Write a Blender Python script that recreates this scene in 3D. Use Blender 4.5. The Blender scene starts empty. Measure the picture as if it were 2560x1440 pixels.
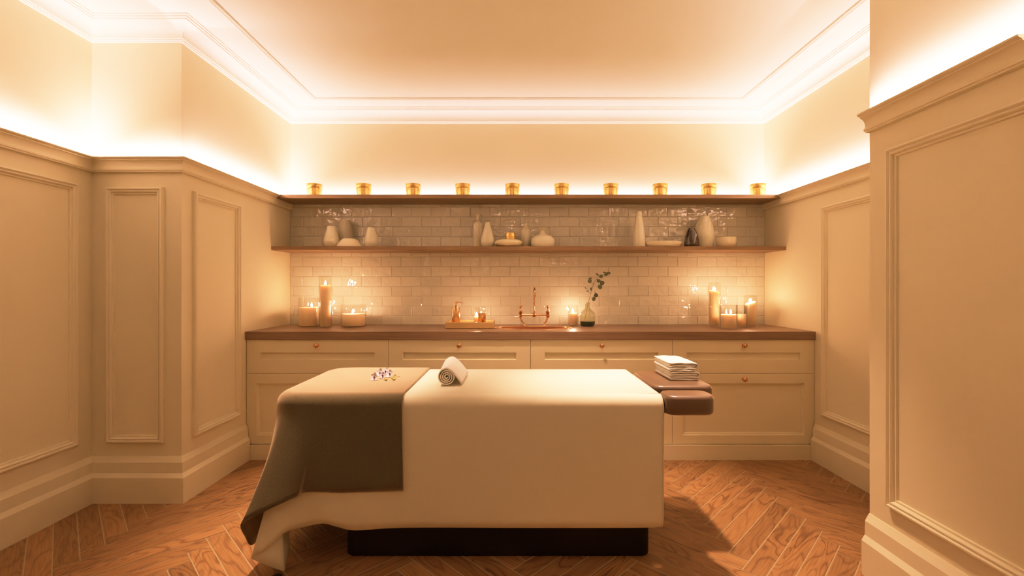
import bpy, bmesh, math, random
from mathutils import Vector, Matrix

random.seed(7)
PI = math.pi
FPX, CAMZ = 1130.0, 1.2056          # focal length in pixels (2560 wide frame), eye height
SC = bpy.context.scene
COL = SC.collection


def W(px, py, Y):
    """point at depth Y that the photograph shows at pixel px, py"""
    return Vector(((px - 1280) / FPX * Y, Y, CAMZ - (py - 720) / FPX * Y))


# ------------------------------------------------------------------ materials
def mat(name):
    m = bpy.data.materials.new(name)
    m.use_nodes = True
    nt = m.node_tree
    nt.nodes.clear()
    out = nt.nodes.new('ShaderNodeOutputMaterial')
    return m, nt, out


def nd(nt, kind, **inp):
    n = nt.nodes.new(kind)
    for k, v in inp.items():
        k2 = k.replace('_', ' ')
        if k2 in n.inputs:
            n.inputs[k2].default_value = v
        else:
            setattr(n, k, v)
    return n


def principled(name, col, rough=0.5, metal=0.0, spec=0.5, var=0.05, nscale=6.0, bump=0.0, bscale=80.0, coat=0.0, sheen=0.0):
    m, nt, out = mat(name)
    p = nd(nt, 'ShaderNodeBsdfPrincipled', Roughness=rough, Metallic=metal)
    p.inputs['Specular IOR Level'].default_value = spec
    p.inputs['Coat Weight'].default_value = coat
    p.inputs['Sheen Weight'].default_value = sheen
    p.inputs['Sheen Roughness'].default_value = 0.3
    p.inputs['Sheen Tint'].default_value = (1.0, 0.75, 0.5, 1)
    tc = nd(nt, 'ShaderNodeTexCoord')
    n1 = nd(nt, 'ShaderNodeTexNoise', Scale=nscale, Detail=3.0)
    nt.links.new(tc.outputs['Object'], n1.inputs['Vector'])
    mx = nt.nodes.new('ShaderNodeMix')
    mx.data_type = 'RGBA'
    lo = tuple(c * (1 - var) for c in col)
    hi = tuple(min(1, c * (1 + var)) for c in col)
    mx.inputs['A'].default_value = (*lo, 1)
    mx.inputs['B'].default_value = (*hi, 1)
    # Mix node has several sockets called A/B: set the colour ones explicitly
    mx.inputs[6].default_value = (*lo, 1)
    mx.inputs[7].default_value = (*hi, 1)
    nt.links.new(n1.outputs['Fac'], mx.inputs[0])
    nt.links.new(mx.outputs[2], p.inputs['Base Color'])
    if bump:
        n2 = nd(nt, 'ShaderNodeTexNoise', Scale=bscale, Detail=4.0)
        nt.links.new(tc.outputs['Object'], n2.inputs['Vector'])
        b = nd(nt, 'ShaderNodeBump', Strength=bump, Distance=0.002)
        nt.links.new(n2.outputs['Fac'], b.inputs['Height'])
        nt.links.new(b.outputs['Normal'], p.inputs['Normal'])
    nt.links.new(p.outputs['BSDF'], out.inputs['Surface'])
    return m


def thin_glass(name, tint=(1, 1, 1), refl=0.12, rough=0.0):
    m, nt, out = mat(name)
    tr = nd(nt, 'ShaderNodeBsdfTransparent')
    tr.inputs['Color'].default_value = (*tint, 1)
    gl = nd(nt, 'ShaderNodeBsdfGlossy', Roughness=rough + 0.02)
    gl.inputs['Color'].default_value = (1, 1, 1, 1)
    lw = nd(nt, 'ShaderNodeLayerWeight', Blend=0.25)
    mul = nd(nt, 'ShaderNodeMath', operation='MULTIPLY_ADD')
    mul.inputs[1].default_value = 0.85
    mul.inputs[2].default_value = refl * 0.3
    nt.links.new(lw.outputs['Facing'], mul.inputs[0])
    pw = nd(nt, 'ShaderNodeMath', operation='POWER')
    pw.inputs[1].default_value = 1.7
    nt.links.new(mul.outputs[0], pw.inputs[0])
    mx = nt.nodes.new('ShaderNodeMixShader')
    nt.links.new(pw.outputs[0], mx.inputs[0])
    nt.links.new(tr.outputs[0], mx.inputs[1])
    nt.links.new(gl.outputs[0], mx.inputs[2])
    nt.links.new(mx.outputs[0], out.inputs['Surface'])
    return m


def emission(name, col, strength):
    m, nt, out = mat(name)
    tc = nd(nt, 'ShaderNodeTexCoord')
    sp = nd(nt, 'ShaderNodeSeparateXYZ')
    nt.links.new(tc.outputs['Generated'], sp.inputs[0])
    cr = nd(nt, 'ShaderNodeValToRGB')
    cr.color_ramp.elements[0].color = (col[0], col[1] * 0.75, col[2] * 0.6, 1)
    cr.color_ramp.elements[1].color = (*col, 1)
    cr.color_ramp.elements[1].position = 0.35
    nt.links.new(sp.outputs['Z'], cr.inputs[0])
    e = nd(nt, 'ShaderNodeEmission', Strength=strength)
    nt.links.new(cr.outputs[0], e.inputs['Color'])
    nt.links.new(e.outputs[0], out.inputs['Surface'])
    return m


def gold_glass(name):
    m, nt, out = mat(name)
    tr = nd(nt, 'ShaderNodeBsdfTransparent')
    tr.inputs['Color'].default_value = (1.0, 0.80, 0.40, 1)
    tl = nd(nt, 'ShaderNodeBsdfTranslucent')
    tl.inputs['Color'].default_value = (1.0, 0.76, 0.32, 1)
    p = nd(nt, 'ShaderNodeBsdfPrincipled', Roughness=0.22, Metallic=1.0)
    tc = nd(nt, 'ShaderNodeTexCoord')
    wv = nd(nt, 'ShaderNodeTexWave', Scale=14.0, Distortion=1.5)
    nt.links.new(tc.outputs['Object'], wv.inputs['Vector'])
    cr = nd(nt, 'ShaderNodeValToRGB')
    cr.color_ramp.elements[0].color = (0.78, 0.54, 0.18, 1)
    cr.color_ramp.elements[1].color = (1.0, 0.78, 0.40, 1)
    nt.links.new(wv.outputs['Fac'], cr.inputs[0])
    nt.links.new(cr.outputs[0], p.inputs['Base Color'])
    m1 = nt.nodes.new('ShaderNodeMixShader')
    m1.inputs[0].default_value = 0.5
    nt.links.new(tr.outputs[0], m1.inputs[1])
    nt.links.new(tl.outputs[0], m1.inputs[2])
    m2 = nt.nodes.new('ShaderNodeMixShader')
    m2.inputs[0].default_value = 0.55
    nt.links.new(m1.outputs[0], m2.inputs[1])
    nt.links.new(p.outputs[0], m2.inputs[2])
    nt.links.new(m2.outputs[0], out.inputs['Surface'])
    return m


def glowing_wax_mat(name):
    m, nt, out = mat(name)
    p = nd(nt, 'ShaderNodeBsdfPrincipled', Roughness=0.45)
    tc = nd(nt, 'ShaderNodeTexCoord')
    n1 = nd(nt, 'ShaderNodeTexNoise', Scale=25.0, Detail=2.0)
    nt.links.new(tc.outputs['Object'], n1.inputs['Vector'])
    cr = nd(nt, 'ShaderNodeValToRGB')
    cr.color_ramp.elements[0].color = (0.86, 0.62, 0.36, 1)
    cr.color_ramp.elements[1].color = (0.91, 0.70, 0.43, 1)
    nt.links.new(n1.outputs['Fac'], cr.inputs[0])
    nt.links.new(cr.outputs[0], p.inputs['Base Color'])
    p.inputs['Subsurface Weight'].default_value = 0.8
    p.inputs['Subsurface Radius'].default_value = (1.0, 0.6, 0.35)
    p.inputs['Subsurface Scale'].default_value = 0.02
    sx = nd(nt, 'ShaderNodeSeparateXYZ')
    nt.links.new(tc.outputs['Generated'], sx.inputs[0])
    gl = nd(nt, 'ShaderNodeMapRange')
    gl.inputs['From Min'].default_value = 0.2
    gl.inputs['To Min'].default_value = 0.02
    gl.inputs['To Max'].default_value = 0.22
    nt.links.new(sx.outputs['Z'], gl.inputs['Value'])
    p.inputs['Emission Color'].default_value = (1.0, 0.50, 0.20, 1)  # candle glow put into the wax itself as emission, stronger towards the top
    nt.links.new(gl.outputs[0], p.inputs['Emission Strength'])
    nt.links.new(p.outputs[0], out.inputs['Surface'])
    return m


def shelf_wood(name, dark, light, rough=0.45):
    m, nt, out = mat(name)
    p = nd(nt, 'ShaderNodeBsdfPrincipled', Roughness=rough)
    p.inputs['Specular IOR Level'].default_value = 0.35
    tc = nd(nt, 'ShaderNodeTexCoord')
    mp = nd(nt, 'ShaderNodeMapping')
    mp.inputs['Scale'].default_value = (1.2, 22.0, 22.0)
    nt.links.new(tc.outputs['Object'], mp.inputs['Vector'])
    n1 = nd(nt, 'ShaderNodeTexNoise', Scale=2.5, Detail=6.0, Roughness=0.6)
    nt.links.new(mp.outputs[0], n1.inputs['Vector'])
    cr = nd(nt, 'ShaderNodeValToRGB')
    cr.color_ramp.elements[0].color = (*dark, 1)
    cr.color_ramp.elements[0].position = 0.3
    cr.color_ramp.elements[1].color = (*light, 1)
    cr.color_ramp.elements[1].position = 0.75
    nt.links.new(n1.outputs['Fac'], cr.inputs[0])
    nt.links.new(cr.outputs[0], p.inputs['Base Color'])
    nt.links.new(p.outputs[0], out.inputs['Surface'])
    return m


def floor_wood(name):
    m, nt, out = mat(name)
    p = nd(nt, 'ShaderNodeBsdfPrincipled', Roughness=0.42)
    p.inputs['Specular IOR Level'].default_value = 0.35
    uv = nd(nt, 'ShaderNodeUVMap', uv_map='UVMap')
    mp = nd(nt, 'ShaderNodeMapping')
    mp.inputs['Scale'].default_value = (2.3, 8.5, 1)
    nt.links.new(uv.outputs[0], mp.inputs['Vector'])
    # cathedral figure: contour lines of a smooth stretched noise
    n1 = nd(nt, 'ShaderNodeTexNoise', Scale=1.0, Detail=1.6, Roughness=0.45, Distortion=0.35)
    nt.links.new(mp.outputs[0], n1.inputs['Vector'])
    k = nd(nt, 'ShaderNodeMath', operation='MULTIPLY')
    k.inputs[1].default_value = 74.0
    nt.links.new(n1.outputs['Fac'], k.inputs[0])
    s = nd(nt, 'ShaderNodeMath', operation='SINE')
    nt.links.new(k.outputs[0], s.inputs[0])
    s01 = nd(nt, 'ShaderNodeMapRange')
    s01.inputs['From Min'].default_value = -1
    nt.links.new(s.outputs[0], s01.inputs['Value'])
    mp2 = nd(nt, 'ShaderNodeMapping')
    mp2.inputs['Scale'].default_value = (7.0, 140.0, 1)
    nt.links.new(uv.outputs[0], mp2.inputs['Vector'])
    n2 = nd(nt, 'ShaderNodeTexNoise', Scale=1.0, Detail=4.0)
    nt.links.new(mp2.outputs[0], n2.inputs['Vector'])
    n3 = nd(nt, 'ShaderNodeTexNoise', Scale=0.55, Detail=2.0)
    nt.links.new(mp.outputs[0], n3.inputs['Vector'])
    cr = nd(nt, 'ShaderNodeValToRGB')
    e = cr.color_ramp.elements
    e[0].color = (0.13, 0.060, 0.030, 1)
    e[0].position = 0.0
    e[1].color = (0.335, 0.188, 0.080, 1)
    e[1].position = 1.0
    x = e.new(0.06)
    x.color = (0.19, 0.092, 0.043, 1)
    x = e.new(0.26)
    x.color = (0.285, 0.157, 0.067, 1)
    nt.links.new(s01.outputs[0], cr.inputs[0])
    base = nt.nodes.new('ShaderNodeMix')
    base.data_type = 'RGBA'
    base.inputs[7].default_value = (0.32, 0.18, 0.078, 1)
    fac = nd(nt, 'ShaderNodeMapRange')
    fac.inputs['From Min'].default_value = 0.3
    fac.inputs['From Max'].default_value = 0.7
    fac.inputs['To Min'].default_value = 0.05
    fac.inputs['To Max'].default_value = 0.75
    nt.links.new(n3.outputs['Fac'], fac.inputs['Value'])
    nt.links.new(fac.outputs[0], base.inputs[0])
    nt.links.new(cr.outputs[0], base.inputs[6])
    fine = nt.nodes.new('ShaderNodeMix')
    fine.data_type = 'RGBA'
    fine.blend_type = 'MULTIPLY'
    fine.inputs[0].default_value = 0.55
    nt.links.new(base.outputs[2], fine.inputs[6])
    cr2 = nd(nt, 'ShaderNodeValToRGB')
    cr2.color_ramp.elements[0].color = (0.68, 0.64, 0.62, 1)
    cr2.color_ramp.elements[0].position = 0.35
    cr2.color_ramp.elements[1].color = (1.1, 1.1, 1.1, 1)
    cr2.color_ramp.elements[1].position = 0.6
    nt.links.new(n2.outputs['Fac'], cr2.inputs[0])
    nt.links.new(cr2.outputs[0], fine.inputs[7])
    at = nd(nt, 'ShaderNodeAttribute', attribute_name='rnd')
    hs = nd(nt, 'ShaderNodeHueSaturation')
    v = nd(nt, 'ShaderNodeMapRange')
    v.inputs['To Min'].default_value = 0.82
    v.inputs['To Max'].default_value = 1.22
    nt.links.new(at.outputs['Fac'], v.inputs['Value'])
    nt.links.new(v.outputs[0], hs.inputs['Value'])
    nt.links.new(fine.outputs[2], hs.inputs['Color'])
    nt.links.new(hs.outputs[0], p.inputs['Base Color'])
    nt.links.new(p.outputs[0], out.inputs['Surface'])
    return m


def tile_mat(name):
    m, nt, out = mat(name)
    p = nd(nt, 'ShaderNodeBsdfPrincipled', Roughness=0.07)
    p.inputs['Specular IOR Level'].default_value = 1.0
    tc = nd(nt, 'ShaderNodeTexCoord')
    at = nd(nt, 'ShaderNodeAttribute', attribute_name='rnd')
    mul = nd(nt, 'ShaderNodeMath', operation='MULTIPLY')
    mul.inputs[1].default_value = 40.0
    nt.links.new(at.outputs['Fac'], mul.inputs[0])
    cb = nd(nt, 'ShaderNodeCombineXYZ')
    nt.links.new(mul.outputs[0], cb.inputs['Y'])
    ad = nd(nt, 'ShaderNodeVectorMath', operation='ADD')
    nt.links.new(tc.outputs['Object'], ad.inputs[0])
    nt.links.new(cb.outputs[0], ad.inputs[1])
    n1 = nd(nt, 'ShaderNodeTexNoise', Scale=17.0, Detail=1.5, Roughness=0.45)
    nt.links.new(ad.outputs[0], n1.inputs['Vector'])
    b = nd(nt, 'ShaderNodeBump', Strength=1.0, Distance=0.010)
    nt.links.new(n1.outputs['Fac'], b.inputs['Height'])
    nt.links.new(b.outputs['Normal'], p.inputs['Normal'])
    hs = nd(nt, 'ShaderNodeHueSaturation')
    hs.inputs['Color'].default_value = (0.70, 0.695, 0.58, 1)
    v = nd(nt, 'ShaderNodeMapRange')
    v.inputs['To Min'].default_value = 0.94
    v.inputs['To Max'].default_value = 1.06
    nt.links.new(at.outputs['Fac'], v.inputs['Value'])
    nt.links.new(v.outputs[0], hs.inputs['Value'])
    nt.links.new(hs.outputs[0], p.inputs['Base Color'])
    nt.links.new(p.outputs[0], out.inputs['Surface'])
    return m


def weave_mat(name, col, scale=520.0):
    m, nt, out = mat(name)
    p = nd(nt, 'ShaderNodeBsdfPrincipled', Roughness=0.9)
    p.inputs['Specular IOR Level'].default_value = 0.15
    p.inputs['Sheen Weight'].default_value = 0.5
    p.inputs['Sheen Roughness'].default_value = 0.26
    p.inputs['Sheen Tint'].default_value = (1.0, 0.86, 0.66, 1)
    tc = nd(nt, 'ShaderNodeTexCoord')
    mp = nd(nt, 'ShaderNodeMapping')
    mp.inputs['Rotation'].default_value = (0.6, 0.5, PI / 4)
    nt.links.new(tc.outputs['Object'], mp.inputs['Vector'])
    wv = nd(nt, 'ShaderNodeTexVoronoi', Scale=scale)
    nt.links.new(mp.outputs[0], wv.inputs['Vector'])
    cr = nd(nt, 'ShaderNodeValToRGB')
    cr.color_ramp.elements[0].color = tuple(c * 1.25 for c in col) + (1,)
    cr.color_ramp.elements[1].color = tuple(c * 0.7 for c in col) + (1,)
    cr.color_ramp.elements[1].position = 0.8
    nt.links.new(wv.outputs['Distance'], cr.inputs[0])
    # fibre sheen painted into the base colour, lighter where the cloth is seen edge-on
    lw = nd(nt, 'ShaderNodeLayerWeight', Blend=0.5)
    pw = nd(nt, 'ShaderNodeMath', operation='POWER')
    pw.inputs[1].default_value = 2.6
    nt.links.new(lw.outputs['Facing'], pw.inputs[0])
    grazing_sheen = nt.nodes.new('ShaderNodeMix')
    grazing_sheen.data_type = 'RGBA'
    grazing_sheen.inputs[7].default_value = (0.60, 0.46, 0.33, 1)
    nt.links.new(pw.outputs[0], grazing_sheen.inputs[0])
    nt.links.new(cr.outputs[0], grazing_sheen.inputs[6])
    nt.links.new(grazing_sheen.outputs[2], p.inputs['Base Color'])
    b = nd(nt, 'ShaderNodeBump', Strength=0.5, Distance=0.0015)
    nt.links.new(wv.outputs['Distance'], b.inputs['Height'])
    nt.links.new(b.outputs['Normal'], p.inputs['Normal'])
    nt.links.new(p.outputs[0], out.inputs['Surface'])
    return m


WALL = principled('cream wall paint', (0.845, 0.783, 0.555), rough=0.75, spec=0.2, var=0.02, nscale=2)
CEIL = principled('warm white ceiling paint', (0.90, 0.94, 0.79), rough=0.85, spec=0.15, var=0.015, nscale=2)
TRIM = principled('cream woodwork paint', (0.845, 0.783, 0.555), rough=0.5, spec=0.3, var=0.02, nscale=3)
CAB = principled('cream cabinet paint', (0.845, 0.783, 0.555), rough=0.5, spec=0.3, var=0.02, nscale=3)
FLOORM = floor_wood('herringbone walnut')
GROUT = principled('sandy floor joint', (0.46, 0.39, 0.25), rough=0.85, spec=0.1, var=0.1, nscale=30)
TILE = tile_mat('glazed handmade tile')
TGROUT = principled('tile joint', (0.66, 0.63, 0.50), rough=0.9, spec=0.1)
SHELF = shelf_wood('brown shelf wood', (0.215, 0.14, 0.074), (0.355, 0.235, 0.126))
COUNTER = shelf_wood('brown counter wood', (0.20, 0.130, 0.082), (0.30, 0.20, 0.13), 0.38)
SHEET = principled('cream sheet cotton', (0.80, 0.775, 0.61), rough=0.9, spec=0.1, var=0.015, nscale=5, bump=0.08, bscale=500)
BLANKET = weave_mat('olive woven wool', (0.13, 0.115, 0.07))
LEATHER = principled('brown vinyl leather', (0.11, 0.072, 0.048), rough=0.34, spec=0.9, var=0.06, nscale=12, bump=0.1, bscale=300, sheen=0.8)
DARK = principled('near black base', (0.009, 0.008, 0.008), rough=0.6, spec=0.2)
TOWEL = principled('white terry cotton', (0.84, 0.83, 0.76), rough=0.95, spec=0.05, var=0.04, nscale=60, bump=0.5, bscale=700)
CERAMIC = principled('glossy cream ceramic', (0.84, 0.82, 0.63), rough=0.18, spec=0.5, var=0.03, nscale=8, coat=0.3)
CERAMIC_GREY = principled('greige ceramic', (0.60, 0.57, 0.42), rough=0.3, spec=0.4, var=0.05, nscale=10)
CERAMIC_WARM = principled('warm peach ceramic', (0.90, 0.82, 0.58), rough=0.35, spec=0.4, var=0.03, nscale=8)
CERAMIC_TEX = principled('pitted cream ceramic', (0.82, 0.80, 0.60), rough=0.35, spec=0.4, var=0.06, nscale=40, bump=0.7, bscale=60)
SMOKE = principled('smoky brown glass', (0.035, 0.025, 0.018), rough=0.08, spec=0.6, coat=0.5, var=0.2)
PALEGLASS = principled('pale milky glass', (0.76, 0.73, 0.55), rough=0.12, spec=0.6, var=0.08, nscale=30, coat=0.4)
COPPER = principled('rose copper metal', (0.78, 0.50, 0.29), rough=0.22, metal=1.0, var=0.05)
COPPER_DARK = principled('hammered copper metal', (0.26, 0.105, 0.055), rough=0.35, metal=1.0, var=0.12, nscale=30)
TAPM = principled('aged rose copper metal', (0.60, 0.34, 0.19), rough=0.24, metal=1.0, var=0.06)
BRASS = principled('brushed brass metal', (0.70, 0.45, 0.20), rough=0.3, metal=1.0, var=0.06)
TRAYM = principled('tan tray lacquer', (0.56, 0.38, 0.17), rough=0.4, spec=0.4, var=0.06, nscale=12)
GOLDG = gold_glass('gold mercury glass')
GOLD = principled('gold band metal', (0.84, 0.58, 0.22), rough=0.3, metal=1.0, var=0.15, nscale=40)
GLASS = thin_glass('clear glass', (0.97, 0.965, 0.95))
GREENG = thin_glass('green tinted glass', (0.80, 0.82, 0.72), refl=0.2)
WATER = principled('dark green water', (0.03, 0.055, 0.045), rough=0.08, spec=0.6)
WAX = glowing_wax_mat('ivory wax with added glow')
FLAME = emission('candle flame', (1.0, 0.50, 0.27), 760.0)
WICK = principled('burnt wick', (0.02, 0.015, 0.01), rough=0.9)
LEAF = principled('eucalyptus green', (0.10, 0.13, 0.075), rough=0.6, var=0.25, nscale=25)
STEM = principled('olive plant stem', (0.16, 0.13, 0.05), rough=0.6, var=0.1)
PETAL = principled('lilac white petal', (0.62, 0.58, 0.66), rough=0.6, var=0.15, nscale=60)
BUDM = principled('yellow green bud', (0.45, 0.42, 0.10), rough=0.6, var=0.15, nscale=50)
THROAT = principled('dark violet throat', (0.09, 0.03, 0.06), rough=0.6)


# ------------------------------------------------------------------ builders
def mesh_obj(name, V, Fs, m, parent=None, smooth=None, mats=None, fm=None):
    me = bpy.data.meshes.new(name)
    me.from_pydata([tuple(v) for v in V], [], Fs)
    for x in (mats or [m]):
        me.materials.append(x)
    if fm:
        me.polygons.foreach_set('material_index', fm)
    me.update()
    bm = bmesh.new()
    bm.from_mesh(me)
    bmesh.ops.recalc_face_normals(bm, faces=bm.faces)
    bm.to_mesh(me)
    bm.free()
    if smooth is not None:
        me.polygons.foreach_set('use_smooth', [True] * len(me.polygons))
        me.set_sharp_from_angle(angle=math.radians(smooth))
    o = bpy.data.objects.new(name, me)
    COL.objects.link(o)
    if parent:
        o.parent = parent
    return o


def bm_obj(name, bm, m, parent=None, smooth=None, mats=None):
    me = bpy.data.meshes.new(name)
    bmesh.ops.recalc_face_normals(bm, faces=bm.faces)
    bm.to_mesh(me)
    bm.free()
    for x in (mats or [m]):
        me.materials.append(x)
    if smooth is not None:
        me.polygons.foreach_set('use_smooth', [True] * len(me.polygons))
        me.set_sharp_from_angle(angle=math.radians(smooth))
    o = bpy.data.objects.new(name, me)
    COL.objects.link(o)
    if parent:
        o.parent = parent
    return o


def tag(o, label, cat, group=None, kind=None):
    o['label'] = label
    o['category'] = cat
    if group:
        o['group'] = group
    if kind:
        o['kind'] = kind
    return o


def thing(name, label, cat, loc=(0, 0, 0), rz=0.0, group=None):
    o = bpy.data.objects.new(name, None)
    COL.objects.link(o)
    o.empty_display_size = 0.05
    o.location = loc
    o.rotation_euler = (0, 0, rz)
    return tag(o, label, cat, group)


def copy_tree(o, parent=None):
    c = o.copy()
    COL.objects.link(c)
    c.parent = parent
    for ch in [x for x in COL.objects if x.parent == o]:
        copy_tree(ch, c)
    return c


class MB:
    def __init__(self):
        self.V, self.F = [], []

    def add(self, V, Fs):
        b = len(self.V)
        self.V += [Vector(v) for v in V]
        self.F += [[b + i for i in f] for f in Fs]
        return self

    def box(self, x0, x1, y0, y1, z0, z1):
        V = [(x0, y0, z0), (x1, y0, z0), (x1, y1, z0), (x0, y1, z0), (x0, y0, z1), (x1, y0, z1), (x1, y1, z1), (x0, y1, z1)]
        return self.add(V, [[0, 3, 2, 1], [4, 5, 6, 7], [0, 1, 5, 4], [1, 2, 6, 5], [2, 3, 7, 6], [3, 0, 4, 7]])

    def lathe(self, prof, seg=40, at=(0, 0, 0), axis='Z', ax=None):
        rings, V, Fs = [], [], []
        M = Matrix.Identity(3)
        if axis == '-Y':
            M = Matrix(((1, 0, 0), (0, 0, -1), (0, 1, 0)))
        if ax is not None:
            M = Vector((0, 0, 1)).rotation_difference(Vector(ax)).to_matrix()
        for r, z in prof:
            if r < 1e-6:
                rings.append([len(V)])
                V.append(M @ Vector((0, 0, z)) + Vector(at))
            else:
                rings.append(list(range(len(V), len(V) + seg)))
                for i in range(seg):
                    a = 2 * PI * i / seg
                    V.append(M @ Vector((r * math.cos(a), r * math.sin(a), z)) + Vector(at))
        for A, B in zip(rings, rings[1:]):
            for i in range(seg):
                j = (i + 1) % seg
                f = [A[i % len(A)], A[j % len(A)], B[j % len(B)], B[i % len(B)]]
                g = []
                for q in f:
                    if q not in g:
                        g.append(q)
                if len(g) > 2:
                    Fs.append(g)
        return self.add(V, Fs)

    def tube(self, pts, rad, seg=12, caps=True):
        pts = [Vector(p) for p in pts]
        rads = rad if isinstance(rad, (list, tuple)) else [rad] * len(pts)
        V, Fs = [], []
        t0 = (pts[1] - pts[0]).normalized()
        up = Vector((0, 0, 1)) if abs(t0.z) < 0.9 else Vector((1, 0, 0))
        n = (up - t0 * up.dot(t0)).normalized()
        for i, p in enumerate(pts):
            if i == 0:
                t = t0
            elif i == len(pts) - 1:
                t = (pts[i] - pts[i - 1]).normalized()
            else:
                t = ((pts[i + 1] - pts[i]).normalized() + (pts[i] - pts[i - 1]).normalized()).normalized()
            n = (n - t * n.dot(t)).normalized()
            b = t.cross(n)
            for k in range(seg):
                a = 2 * PI * k / seg
                V.append(p + (n * math.cos(a) + b * math.sin(a)) * rads[i])
        for i in range(len(pts) - 1):
            for k in range(seg):
                j = (k + 1) % seg
                Fs.append([i * seg + k, i * seg + j, (i + 1) * seg + j, (i + 1) * seg + k])
        if caps:
            Fs.append(list(range(seg))[::-1])
            Fs.append([(len(pts) - 1) * seg + k for k in range(seg)])
        return self.add(V, Fs)

    def build(self, name, m, parent=None, smooth=None):
        return mesh_obj(name, self.V, self.F, m, parent, smooth)


def catmull(P, n):
    out = []
    for i in range(len(P) - 1):
        p0, p1, p2, p3 = P[max(i - 1, 0)], P[i], P[i + 1], P[min(i + 2, len(P) - 1)]
        for k in range(n):
            t = k / n
            out.append(0.5 * ((2 * p1) + (p2 - p0) * t + (2 * p0 - 5 * p1 + 4 * p2 - p3) * t * t + (3 * p1 - p0 - 3 * p2 + p3) * t ** 3))
    out.append(P[-1])
    return out


def bevbox(name, x0, x1, y0, y1, z0, z1, b, m, parent=None, seg=3, vert_r=0.0):
    bm = bmesh.new()
    bmesh.ops.create_cube(bm, size=1)
    for v in bm.verts:
        v.co = Vector((x0 if v.co.x < 0 else x1, y0 if v.co.y < 0 else y1, z0 if v.co.z < 0 else z1))
    if vert_r:
        es = [e for e in bm.edges if abs(e.verts[0].co.z - e.verts[1].co.z) > 1e-6]
        bmesh.ops.bevel(bm, geom=es, offset=vert_r, segments=8, profile=0.5, affect='EDGES')
    if b:
        es = [e for e in bm.edges if abs(e.verts[0].co.z - e.verts[1].co.z) < 1e-6] if vert_r else list(bm.edges)
        if vert_r:
            es = [e for e in es if len({round(f.normal.z) for f in e.link_faces}) > 1]
        bmesh.ops.bevel(bm, geom=es, offset=b, segments=seg, profile=0.5, affect='EDGES')
    return bm_obj(name, bm, m, parent, smooth=40)


def sweep(name, path, prof, m, closed=False, smooth=25):
    """moulding: prof = [(distance from wall, z)], interior on the left of the path"""
    P = [Vector(p) for p in path]
    n = len(P)
    nor = []
    for i in range(n if closed else n - 1):
        d = (P[(i + 1) % n] - P[i]).normalized()
        nor.append(Vector((-d.y, d.x)))
    V, Fs = [], []
    k = len(prof)
    for i in range(n):
        if closed:
            a, b = nor[i - 1], nor[i]
        else:
            a, b = nor[max(i - 1, 0)], nor[min(i, n - 2)]
        mt = (a + b) / (1 + a.dot(b))
        for d, z in prof:
            V.append((P[i].x + mt.x * d, P[i].y + mt.y * d, z))
    for i in range(n if closed else n - 1):
        j = (i + 1) % n
        for q in range(k - 1):
            Fs.append([i * k + q, i * k + q + 1, j * k + q + 1, j * k + q])
    if not closed:
        Fs.append(list(range(k)))
        Fs.append([(n - 1) * k + q for q in range(k)][::-1])
    return mesh_obj(name, V, Fs, m, smooth=smooth)


def panel_frame(name, o, a, nrm, a0, a1, z0, z1, prof, m):
    """picture-frame moulding on a wall; prof = [(inset from outer edge, height off wall)]"""
    o, a, nrm = Vector(o), Vector(a), Vector(nrm)
    V, Fs = [], []
    for ins, h in prof:
        for s, z in ((a0 + ins, z0 + ins), (a1 - ins, z0 + ins), (a1 - ins, z1 - ins), (a0 + ins, z1 - ins)):
            V.append(o + a * s + nrm * h + Vector((0, 0, z)))
    for i in range(len(prof) - 1):
        for q in range(4):
            r = (q + 1) % 4
            Fs.append([i * 4 + q, i * 4 + r, (i + 1) * 4 + r, (i + 1) * 4 + q])
    return mesh_obj(name, V, Fs, m, smooth=25)


def slab(name, x0, x1, y0, y1, z0, z1, m, label, cat):
    o = MB().box(x0, x1, y0, y1, z0, z1).build(name, m)
    return tag(o, label, cat, kind='structure')


# ------------------------------------------------------------------ room shell
XL, XB, XR, XP = -1.872, -2.38, 2.13, 1.51       # left wall, outer left wall, right wall, pier face
YB, YBAY, YF, YP0, YP1 = 3.822, 2.56, -1.2, 0.6, 1.908
ZC = 2.692

slab('wall_back', -1.97, 2.23, YB, YB + 0.1, 0, ZC, WALL, 'cream back wall above the long top shelf', 'wall')
slab('wall_left', -2.48, XL, YBAY, YB + 0.1, 0, ZC, WALL, 'cream projecting wall beside the cabinets with two panels', 'wall')
slab('wall_outer_left', XB - 0.1, XB, YF - 0.1, YBAY, 0, ZC, WALL, 'cream side wall set back nearest the camera', 'wall')
slab('wall_right', XR, XR + 0.1, YF - 0.1, YB + 0.1, 0, ZC, WALL, 'cream side wall beyond the near pier', 'wall')
slab('wall_pier', XP, XR, YP0, YP1, 0, ZC, WALL, 'cream pier with a tall panel close to the camera', 'wall')
slab('wall_front', XB, XR, YF - 0.1, YF, 0, ZC, WALL, 'cream wall behind the camera', 'wall')
slab('ceiling', XB - 0.1, XR + 0.1, YF - 0.1, YB + 0.1, ZC, ZC + 0.1, CEIL, 'warm white ceiling with raised border trim', 'ceiling')


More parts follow.
